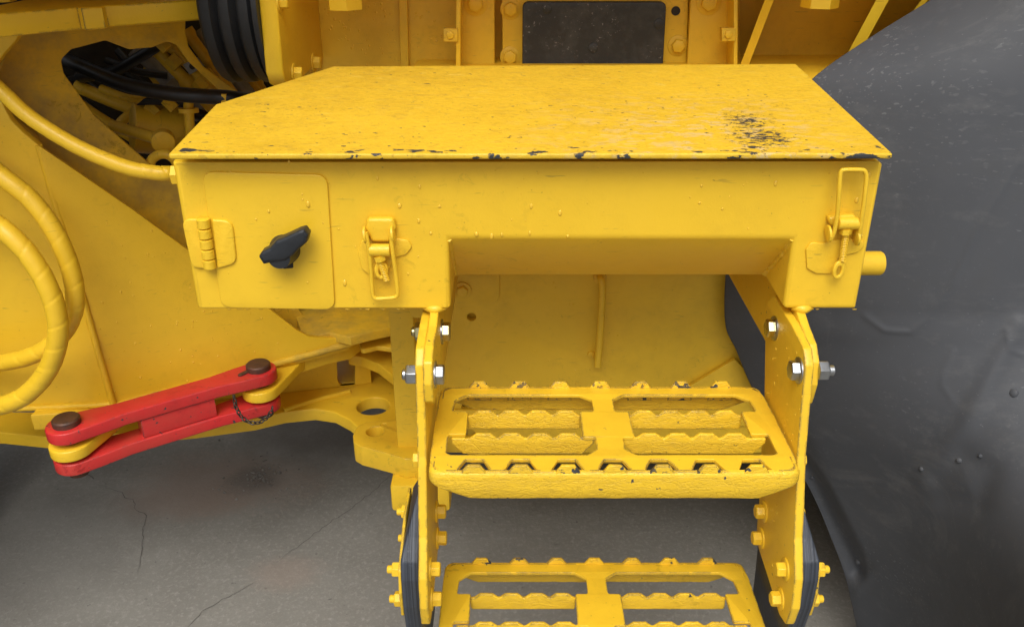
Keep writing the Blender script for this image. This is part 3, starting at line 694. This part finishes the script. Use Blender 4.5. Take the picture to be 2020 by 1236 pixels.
# support arms under the box (they carry box and steps)
armp = [(.990, .9615), (.952, .9475), (.922, .940), (.9045, .9245), (.8985, .897), (.9055, .8665), (.925, .860), (.96, .860), (1.395, .866), (1.395, .985), (1.11, .985), (1.075, .9615)]
for x0, x1 in ((.3535, .3645), (-.1022, -.0912)):
    a2 = armp if x0 > 0 else [(.990, .9615), (.950, .950), (.900, .949), (.876, .940), (.868, .915), (.872, .890), (.885, .880), (.93, .868), (1.05, .845), (1.395, .838), (1.395, .985), (1.11, .985), (1.075, .9615)]
    xplate('support_arm', a2, x0, x1, 'paint_chip', sbox, .006, (), .0018)
tube('weld_bead', [V((.352, .985, .961)), V((.362, .978, .9595)), V((.372, .985, .961))], .006, 'paint_bright', sbox, 10, 6)
tube('weld_bead', [V((-.108, .985, .961)), V((-.096, .978, .9595)), V((-.086, .985, .961))], .006, 'paint_bright', sbox, 10, 6)
# raised paint drops on the front
it = []
for (x, y) in [(744, 352), (828, 369), (867, 407), (788, 406), (1105, 420), (1048, 407), (1045, 460), (1380, 400), (1384, 367), (805, 540), (607, 557), (530, 417), (608, 403), (680, 558), (826, 436), (570, 320), (1530, 362), (1425, 412), (1690, 395), (1715, 345), (1700, 465), (455, 341), (850, 460), (940, 462), (970, 466), (990, 463), (1120, 466)]:
    it.append((aY(x, y, Y0 - (.0038 if x < 660 and y > 345 else .0002)), (0, -1, 0), rnd.uniform(.0013, .0026), (0, 0, 1), rnd.uniform(1.0, 1.9)))
for i in range(60):
    x, y = rnd.uniform(400, 1720), rnd.uniform(335, 600)
    if 880 < x < 1565 and y > 455: continue
    it.append((aY(x, y, Y0 - (.0038 if x < 655 else .0002)), (0, -1, 0), rnd.uniform(.0005, .0012), (0, 0, 1), rnd.uniform(1, 1.5)))
for i in range(26):
    x = rnd.choice((rnd.uniform(440, 880), rnd.uniform(440, 880), rnd.uniform(1560, 1690)))
    it.append((aY(x, 609, Y0 + .003), (0, -.5, -1), rnd.uniform(.0015, .003), (1, 0, 0), 1.2))
drops('paint_drops', it, 'drop', sbox)
# ============================================================ STEPS
lad = empty('step_ladder'); tag(lad, 'yellow two-step boarding ladder with serrated treads hanging under the box', 'ladder')
CX = .1205
prof = [(1.040, .951), (.957, .949), (.906, .943), (.8905, .928), (.882, .878), (.869, .8155), (.848, .76), (.836, .72), (.812, .676), (.806, .635), (.815, .600), (.840, .592), (.897, .600), (.955, .606), (.970, .625), (.977, .669), (.996, .727), (1.015, .805), (1.046, .880), (1.060, .93)]
sideX = {}
for s, (x0, x1) in (('r', (.3422, .3532)), ('l', (-.1135, -.1025))):
    xplate('side_plate', prof, x0, x1, 'paint_chip', lad, [.01] + [.008] * 19, (), .0018)
# treads
TW, TD = .2190, .202
lopen = [(-.200, .042), (-.200, .083), (-.178, .083), (-.178, .136), (-.198, .136), (-.196, .164), (-.180, .178), (-.030, .178), (-.014, .166), (-.014, .136), (-.032, .136), (-.032, .076), (-.017, .076), (-.017, .050), (-.030, .038), (-.194, .038)]
def mirror(p): return [(-x, y) for x, y in p][::-1]
TP = .0551
def tooth_me():
    me = plate_mesh('tooth', [(-.0165, -.020), (.0165, -.020), (.0165, -.003), (.0076, .0092), (-.0076, .0092), (-.0165, -.003)], .0048, (), .0013)
    me.transform(Matrix.Rotation(math.pi / 2, 4, 'X')); me.materials.append(M['paint_tooth']); return me
TOOTH = tooth_me()
def tread(yf, z):
    f2 = lambda p: V((CX + p[0], yf + p[1], z))
    e_ = .0025; out = roundpoly([(-TW, e_), (TW, e_), (TW, TD - e_), (-TW, TD - e_)], .034, 8)
    out = [(p[0], p[1]) for p in out]
    holes = [roundpoly([V((x, y, 0)) for x, y in lopen], .0035, 3), roundpoly([V((x, y, 0)) for x, y in mirror(lopen)], .0035, 3)]
    for k in range(-3, 4):
        c = k * TP
        holes.append(roundpoly([V((c - .0190, .0068, 0)), V((c + .0190, .0068, 0)), V((c + .0188, .0090, 0)), V((c + .0104, .0285, 0)), V((c - .0104, .0285, 0)), V((c - .0188, .0090, 0))], .002, 3))
    T = plate('tread', [f2(p) for p in out], (0, 0, 1), .005, 'paint_chip', lad, [[f2(p) for p in h] for h in holes], .0009)
    # skirts, front and back, bent down round the corners
    for sgn in (1, -1):
        base = [(-TW, .034)] + [(p[0], p[1]) for p in roundpoly([V((-TW, .034, 0)), V((-TW, 0, 0)), V((TW, 0, 0)), V((TW, .034, 0))], [0, .034, .034, 0], 10)][1:-1] + [(TW, .034)]
        # resample the straight run
        path = []
        for a, b in zip(base, base[1:]):
            n = max(1, int(math.dist(a, b) / .008))
            for k in range(n): path.append((a[0] + (b[0] - a[0]) * k / n, a[1] + (b[1] - a[1]) * k / n))
        path.append(base[-1])
        bm = bmesh.new(); rows = []
        for i, p in enumerate(path):
            q0, q1 = path[max(i - 1, 0)], path[min(i + 1, len(path) - 1)]
            nx, ny = (q1[1] - q0[1]), -(q1[0] - q0[0]); l = math.hypot(nx, ny); nx, ny = nx / l, ny / l
            ed = TW - abs(p[0])
            zb = -.036 + max(0, (.048 - ed)) * .44 + mnoise.noise(V((p[0] * 60, sgn * 3.3, z))) * .0007
            if p[1] > .012: zb = min(-.008, zb + (p[1] - .012) * .35)
            y = lambda v: v if sgn == 1 else TD - v
            def pt(ins, zz): return bm.verts.new(f2((p[0] - nx * ins, y(p[1] - ny * ins))) + V((0, 0, zz)))
            rows.append([pt(a, b) for a, b in ((.0068, .0003), (.0042, -.0001), (.0018, -.0014), (.0005, -.0036), (0, -.0065), (0, zb * .5 - .003), (0, zb + .001), (.0008, zb), (.0042, zb), (.0048, zb + .001), (.0048, -.0065), (.0068, -.0045))])
        nr = len(rows[0])
        for A, B in zip(rows, rows[1:]):
            for k in range(nr): bm.faces.new((A[k], B[k], B[(k + 1) % nr], A[(k + 1) % nr]))
        bm.faces.new(rows[0]); bm.faces.new(rows[-1][::-1])
        from_bm('skirt', bm, 'paint_wrinkle', T, ang=60)
    # teeth
    for k in range(-3, 4):
        for yy in (.0042, TD - .0042):
            o = bpy.data.objects.new('tooth', TOOTH); COL.objects.link(o); o.parent = T
            o.location = f2((k * TP, yy))
    # serrated grip bars
    for sx in (-1, 1):
        for yb, xa, xb, zb in ((.130, .0315, .1785, -.024), (.0765, .018, .196, -.026)):
            pts = []; n = 4; lo, hi = (.0315, .1785); stp = (hi - lo - .006) / n
            prof2 = [(lo, -.001 if yb < .1 else -.004)]
            for k in range(n):
                a = lo + .003 + k * stp
                prof2 += [(a, -.003), (a + stp * .22, .0035), (a + stp * .70, .0035), (a + stp * .92, -.003)]
            prof2 += [(hi, -.004)]
            if yb < .1:
                pts = [(xa, -.003)] + [(lo - .0005, -.003)] + prof2 + [(hi + .0005, -.003), (xb, -.003), (xb, -.010), (xb - .014, zb), (xa + .014, zb), (xa, -.010)]
            else:
                pts = prof2 + [(hi, zb + .003), (hi - .002, zb), (lo + .002, zb), (lo, zb + .003)]
            p3 = roundpoly([V((CX + sx * x, yf + yb, z + zz)) for x, zz in pts], .0016, 2)
            plate('grip_bar', p3, (0, -1, 0), .005, 'paint_wrinkle', T, (), .0016)
    return T
tread(.834, .816)
tread(.796, .541)
# bolts on the side plates
up_b = [(1.0143, .915), (.9067, .9125)]
lo_b = [(.948, .671), (.944, .629), (.8435, .664), (.8433, .616)]
for (y, z) in up_b:
    m_ = 'zinc' if y < 1 else 'zincy'
    bolt((.3422, y, z), (-1, 0, 0), .0125, .0095, m_, lad, True, wmat='zinc', wr=1.3)
    bolt((.3645, y, z), (1, 0, 0), .0125, .012, 'zinc', lad, False, 'nut', stud=.006)
    bolt((-.0912, y - .01, z), (1, 0, 0), .0125, .0095, m_, lad, True, wmat='zinc', wr=1.3)
    bolt((-.1135, y - .01, z), (-1, 0, 0), .0125, .012, m_, lad, False, 'nut', stud=.003)
bolt((-.1135, .885, .80), (-1, 0, 0), .010, .008, 'paint', lad, False)
bolt((.3532, .885, .80), (1, 0, 0), .009, .006, 'paint', lad, False)
# rubber straps and backing plates that carry the lower tread
strap = [(.880, .755), (.848, .71), (.828, .688), (.822, .665), (.824, .62), (.838, .56), (.842, .47), (.975, .47), (.985, .56), (.992, .60), (.985, .64), (.968, .70), (.93, .74)]
backp = [(.965, .70), (.905, .70), (.832, .672), (.826, .640), (.832, .598), (.85, .59), (.96, .60), (.97, .62)]
for sx, x0, x1 in ((1, .3535, .3765), (-1, -.1365, -.1138)):
    st_ = xplate('rubber_strap', strap, x0, x1, 'strap', lad, .01, (), .003)
    for v in st_.data.vertices:                      # thin at the top end, full thickness where it is clamped
        k = max(.12, min(1, (.765 - v.co.z) / .075)); v.co.x = x0 + (v.co.x - x0) * k if sx > 0 else x1 + (v.co.x - x1) * k
    bx0, bx1 = (x1 + .0002, x1 + .0042) if sx > 0 else (x0 - .0042, x0 - .0002)
    xplate('backing_plate', backp, bx0, bx1, 'paint_chip', lad, .006, (), .001)
    inner = .3422 if sx > 0 else -.1025
    outer = bx1 if sx > 0 else bx0
    for (y, z) in lo_b:
        bolt((inner, y, z), (-sx, 0, 0), .0098, .011, 'paint_bright', lad, True, wr=1.5)
        bolt((outer, y, z), (sx, 0, 0), .0098, .009, 'paint_bright', lad, False, 'nut', stud=.005)
# drops on the right side plate
it = []
for i in range(45):
    y, z = rnd.uniform(.88, 1.02), rnd.uniform(.62, .94)
    if y > .95 and z < .75: continue
    it.append((V((.3422, y, z)), (-1, 0, 0), rnd.uniform(.0006, .0018), (0, 0, 1), rnd.uniform(1, 2)))
drops('paint_drops', it, 'drop', lad)

it = []
for i in range(150):
    x, y = rnd.uniform(560, 1010), rnd.uniform(5, 150)
    if x < 905 and not 780 < x < 815: it.append((aY(x, y, YB), (0, -1, 0), rnd.uniform(.0008, .0022), (0, 0, 1), rnd.uniform(1, 1.6)))
for i in range(60):
    it.append((aY(rnd.uniform(900, 1425), rnd.uniform(545, 800), YW), (0, -1, 0), rnd.uniform(.0006, .0016), (0, 0, 1), rnd.uniform(1, 1.6)))
drops('paint_drops', it, 'drop', rear)
it = []
for i in range(110):
    x, y = rnd.uniform(190, 620), rnd.uniform(420, 780)
    if (y - 287) / (492 - 287) > (x - 76) / (370 - 76) + .05 and y < 795 - (x - 222) * .26: it.append((onB(x, y), nB, rnd.uniform(.0008, .002), (0, 0, 1), rnd.uniform(1, 1.6)))
drops('paint_drops', it, 'drop', front)
# ============================================================ HOSES
def wrapped_hose(name, px, Ys, r, label, mat='paint'):
    pts = [aY(x, y, Y) for (x, y), Y in zip(px, Ys)]
    def rf(s, a, t):
        ph = (s / (r * 2.7) - a / (2 * math.pi)) % 1.0
        return r * (1 + .032 * (1 - ph) + (-.05 if ph > .94 else 0) + .012 * mnoise.noise(V((s * 60, math.cos(a), math.sin(a)))))
    o = tube(name, pts, r, mat, None, 28, 26, rf); tag(o, label, 'hose', 'spiral wrapped yellow hoses'); return o
wrapped_hose('hydraulic_hose', [(-90, 100), (0, 178), (60, 232), (150, 288), (240, 327), (300, 340), (345, 341), (420, 330)], [1.30, 1.29, 1.285, 1.28, 1.28, 1.285, 1.30, 1.38], .0112, 'thin yellow wrapped hose sagging across the dark opening to the box')
wrapped_hose('hydraulic_hose', [(-160, 262), (-60, 296), (0, 345), (62, 395), (112, 465), (143, 545), (146, 610), (120, 662), (70, 698), (0, 715), (-90, 716), (-160, 700)], [1.40, 1.33, 1.31, 1.305, 1.30, 1.30, 1.30, 1.305, 1.31, 1.33, 1.36, 1.40], .0148, 'yellow wrapped hose loop lying behind the other loop')
wrapped_hose('hydraulic_hose', [(-160, 395), (-70, 408), (0, 448), (58, 505), (100, 580), (115, 652), (98, 722), (55, 775), (0, 800), (-80, 808), (-160, 790)], [1.40, 1.30, 1.265, 1.255, 1.25, 1.25, 1.255, 1.26, 1.27, 1.32, 1.40], .0156, 'thick yellow wrapped hose loop in front of the other loop')
def hose(px, Ys, r, label, name='rubber_hose', mat='hose'):
    o = tube(name, [aY(x, y, Y) for (x, y), Y in zip(px, Ys)], r, mat, None, 16, 12); tag(o, label, 'hose'); return o
hose([(60, 60), (128, 115), (180, 140), (250, 168), (330, 184), (400, 190), (460, 194), (560, 210)], [1.95, 1.72, 1.66, 1.62, 1.6, 1.6, 1.6, 1.66], .0135, 'long black rubber hose curving through the frame opening')
hose([(120, 165), (180, 150), (230, 138), (280, 110), (318, 86), (340, 76)], [2.1, 1.9, 1.82, 1.78, 1.76, 1.85], .011, 'short black rubber hose with metal end rising in the opening')

# ---- hydraulic parts inside the opening
valve = empty('hydraulic_accumulator'); tag(valve, 'small yellow hydraulic cylinder with pipe fittings inside the frame opening', 'hydraulic cylinder')
YV = 1.72
va, vb = aY(262, 252, YV), aY(372, 262, YV + .05)
lathe('cylinder', [(-.002, .046), (.0, .049), ((vb - va).length, .049), ((vb - va).length + .004, .042)], vb - va, va, 'paint_old', valve, 40)
plate('cap_plate', [aY(x, y, YV - .02) for x, y in [(268, 208), (380, 206), (372, 196), (282, 196)]], (0, -1, .0), .05, 'dark', valve)
tube('pipe', [aY(372, 285, 1.69), aY(374, 250, 1.68), aY(372, 212, 1.68), aY(372, 200, 1.68)], .0095, 'paint_old', valve, 14, 6)
lathe('collar', [(-.004, .019), (.004, .019)], (0, .1, 1), aY(372, 218, 1.68), 'paint_old', valve, 20)
tube('pipe', [aY(222, 248, 1.70), aY(270, 262, 1.67), aY(318, 276, 1.64)], .0115, 'paint_old', valve, 14, 6)
lathe('pipe_ring', [(-.012, .016), (-.010, .021), (.010, .021), (.012, .016), (.012, .011)], (.35, -1, -.1), aY(322, 278, 1.63), 'paint_old', valve, 24)
tube('pipe_elbow', [aY(322 + 27 * math.cos(t), 330 + 26 * math.sin(t), 1.6) for t in [math.pi * (1.0 - .0 + k * .125) for k in range(9)]], .009, 'paint_old', valve, 14, 5)
tube('pipe', [aY(215, 280, 1.8), aY(240, 240, 1.78), aY(280, 210, 1.8)], .010, 'paint_old', valve, 12, 6)
for (x0, y0, x1, y1, Y, r, m_) in ((150, 170, 320, 235, 1.95, .014, 'paint_old'), (140, 195, 260, 270, 1.9, .013, 'paint_old'), (250, 140, 330, 200, 2.0, .014, 'dark'), (180, 240, 255, 300, 1.9, .012, 'dark')):
    tube('pipe', [aY(x0, y0, Y), aY((x0 + x1) / 2, (y0 + y1) / 2 + 3, Y - .01), aY(x1, y1, Y)], r, m_, valve, 12, 6)
# slanting pipework seen past the inner plate
pipes = empty('slanting_pipework'); tag(pipes, 'slanting dusty steel pipes and fittings beside the rubber bellows', 'pipework')
for (x0, y0, x1, y1, Y, r, m_) in ((300, 90, 420, 215, 1.80, .013, 'paint_old'), (330, 85, 445, 205, 1.80, .011, 'paint_brown'), (366, 60, 470, 200, 1.86, .012, 'paint_old'), (392, 60, 500, 200, 1.9, .016, 'greydust'),
                                  (430, 60, 512, 190, 1.95, .011, 'paint_brown'), (270, 95, 400, 230, 1.92, .018, 'greydust'), (455, 80, 530, 200, 2.0, .012, 'paint_old')):
    tube('pipe', [aY(x0, y0, Y), aY((x0 + x1) / 2, (y0 + y1) / 2, Y), aY(x1, y1, Y)], r, m_, pipes, 12, 8, lambda s, a, t, r=r: r * (1.35 if (s % .085) < .018 else 1))
for k, (x0, y0, x1, y1, Y, r, m_) in enumerate(((232, 100, 300, 160, 1.98, .009, 'hose'), (210, 120, 330, 150, 1.9, .008, 'hose'), (150, 150, 260, 215, 1.98, .010, 'hose'), (340, 200, 430, 235, 1.85, .012, 'hose'), (160, 200, 300, 300, 2.0, .012, 'hose'), (330, 300, 400, 330, 1.75, .014, 'hose'), (300, 130, 360, 190, 1.95, .022, 'paint_brown'), (200, 175, 300, 200, 1.86, .009, 'paint_old'))):
    tube('pipe', [aY(x0, y0, Y), aY((x0 + x1) / 2, (y0 + y1) / 2 + 6, Y - .02), aY(x1, y1, Y)], r, m_, pipes, 12, 8)
for (x, y, Y, r) in ((322, 88, 1.74, .013), (345, 122, 1.79, .016), (396, 168, 1.79, .016), (412, 150, 1.84, .016), (300, 215, 1.72, .012), (336, 205, 1.70, .012)):
    lathe('pipe_nut', [(-.012, r), (.012, r)], (.6, 0, -.7), aY(x, y, Y), 'paint_brown', pipes, 6)
pxplate('hose_band', [(436, 186), (446, 186), (446, 206), (436, 206)], 1.583, .03, 'paint_old', pipes)
t_ = pxplate('clamp_block', [(360, 128), (384, 116), (398, 134), (374, 148)], 1.76, .02, 'greydust', pipes)
lathe('clamp_bolt', [(0, .006), (.003, .006)], (0, -1, 0), aY(380, 131, 1.76), 'dark', t_, 12)

# ============================================================ BELLOWS
bel = empty('rubber_bellows'); tag(bel, 'black ribbed rubber bellows beside the yellow bracket', 'bellows')
bc = V((XB - .027, 1.485, 1.268)); prof_b = []
x = 0
prof_b = [(0, .132), (.010, .132), (.011, .118)]
for k in range(3):
    b0 = .012 + k * .034
    prof_b += [(b0, .112), (b0 + .004, .118), (b0 + .008, .1235), (b0 + .022, .1245), (b0 + .028, .121), (b0 + .031, .114)]
prof_b += [(.116, .105), (.120, .09)]
prof_b = [(a * .84, b) for a, b in prof_b]
lathe('bellows_body', prof_b, (-1, 0, 0), bc, 'rubber', bel, 72)
lathe('end_flange', [(-.0005, .136), (.007, .136), (.009, .133)], (-1, 0, 0), bc, 'rubber', bel, 72)

# ============================================================ MUDGUARD
left = [(1860, -20), (1836, 0), (1720, 72), (1600, 158), (1535, 250), (1480, 350), (1444, 460), (1431, 545), (1431, 640), (1452, 690), (1480, 757), (1530, 850), (1598, 965), (1640, 1062), (1668, 1140), (1690, 1236), (1712, 1320)]
lp = catmull([V((x, y, 0)) for x, y in left], 14)
NXC = 150; bm = bmesh.new(); grid = []; gpts = []
for i, p in enumerate(lp):
    row = []; grow = []
    for j in range(NXC + 1):
        t = j / NXC; tt = t ** 1.25
        xr = 2240; x = p.x + (xr - p.x) * tt
        y = p.y + (max(-60, min(1330, p.y)) - p.y) * tt
        yn = (y - 618) / 618
        YL = 1.37 - .05 * max(0, yn); YR = 1.15 - (.12 if yn > 0 else .08) * yn
        k = math.sin(min(1, tt * 1.0) * math.pi / 2) ** .9
        Y = YL + (YR - YL) * k - .24 * max(0, yn) ** 1.6 * (lambda q: q * q * (3 - 2 * q))(max(0, min(1, (tt - .05) / .75)))
        # rolled lip near the free edge and moulded ribs
        d = (x - p.x)
        Y += .02 * math.exp(-(d / 14) ** 2) * 0
        def seg(ax, ay, bx, by, wd):
            L2 = (bx - ax) ** 2 + (by - ay) ** 2; u = max(0, min(1, ((x - ax) * (bx - ax) + (y - ay) * (by - ay)) / L2))
            return math.exp(-(math.hypot(x - ax - u * (bx - ax), y - ay - u * (by - ay)) / wd) ** 2)
        def pseg(pts, wd): return max(seg(*a, *b, wd) for a, b in zip(pts, pts[1:]))
        Y += .026 * pseg([(1560, 860), (1605, 945), (1692, 1120)], 20)                                   # sunk channel with a rounded end
        Y -= .0035 * pseg([(1540, 800), (1585, 880), (1640, 960), (1706, 1090), (1712, 1140), (1690, 1165)], 8)
        Y -= .0018 * pseg([(2060, 240), (1930, 450), (1880, 560), (1835, 625), (1795, 655), (1745, 652), (1705, 622)], 5)   # moulded arc
        Y -= .0045 * pseg([(2010, 640), (1945, 760), (1905, 840), (1860, 900), (1822, 940)], 22)           # fold
        Y += .004 * pseg([(1850, 935), (1900, 900), (1950, 930), (1930, 990), (1870, 985)], 26)
        Y -= .0008 * pseg([(1880, 690), (1862, 730), (1858, 760), (1880, 790)], 6)
        Y -= .0010 * pseg([(1985, 650), (1995, 690), (2020, 700)], 5)
        q_ = aY(x, y, Y); row.append(bm.verts.new(q_)); grow.append((x, y, q_))
    grid.append(row); gpts.append(grow)
for a, b in zip(grid, grid[1:]):
    for j in range(NXC): bm.faces.new((a[j], a[j + 1], b[j + 1], b[j]))
guard = empty('mudguard'); tag(guard, 'scuffed black moulded mudguard beside the yellow box and ladder', 'mudguard')
sh = from_bm('guard_shell', bm, 'guard', guard, ang=180)
so = sh.modifiers.new('thick', 'SOLIDIFY'); so.thickness = .012; so.offset = -1
# rivets
def on_guard(px, py):
    best = min((v for r in gpts for v in r), key=lambda q: (q[0] - px) ** 2 + (q[1] - py) ** 2); return best[2]
for (x, y, r_) in ((1893, 905, .0045), (2000, 773, .0065), (1692, 1108, .006), (1932, 902, .0035), (1820, 925, .004), (1602, 942, .004)):
    c = on_guard(x, y); lathe('rivet', [(-.003, r_), (.001, r_), (.0022, r_ * .75), (.003, r_ * .3)], (-.75, -.55, .35), c, 'guard', guard, 16)

# ============================================================ TYRES
def wheel(c, r, wd, label):
    t = empty('loader_tyre_assembly'); tag(t, label, 'wheel')
    lathe('tyre', [(-wd, r * .55), (-wd, r * .8), (-wd * .9, r * .93), (-wd * .7, r), (wd * .7, r), (wd * .9, r * .93), (wd, r * .8), (wd, r * .55)], (1, 0, 0), c, 'tyre', t, 64)
    lathe('rim', [(-wd * .8, r * .56), (wd * .8, r * .56)], (1, 0, 0), c, 'paint_old', t, 48)
    return t
wheel(V((-1.50, 1.42, .66)), .66, .22, 'wheel with a black tyre beside the red lock bar')
wheel(V((1.0, 1.78, .66)), .66, .24, 'wheel with a black tyre hidden behind the mudguard')

# put every Empty at the base of its thing without moving the parts
bpy.context.view_layer.update()
for e in [o for o in scn.objects if o.type == 'EMPTY' and o.parent is None]:
    pts = [c.matrix_world @ V(b) for c in e.children if c.type == 'MESH' for b in c.bound_box]
    if not pts: continue
    lo = [min(p[i] for p in pts) for i in range(3)]; hi = [max(p[i] for p in pts) for i in range(3)]
    e.location = ((lo[0] + hi[0]) / 2, (lo[1] + hi[1]) / 2, lo[2])
    for c in e.children: c.matrix_parent_inverse = Matrix.Translation(-e.location)
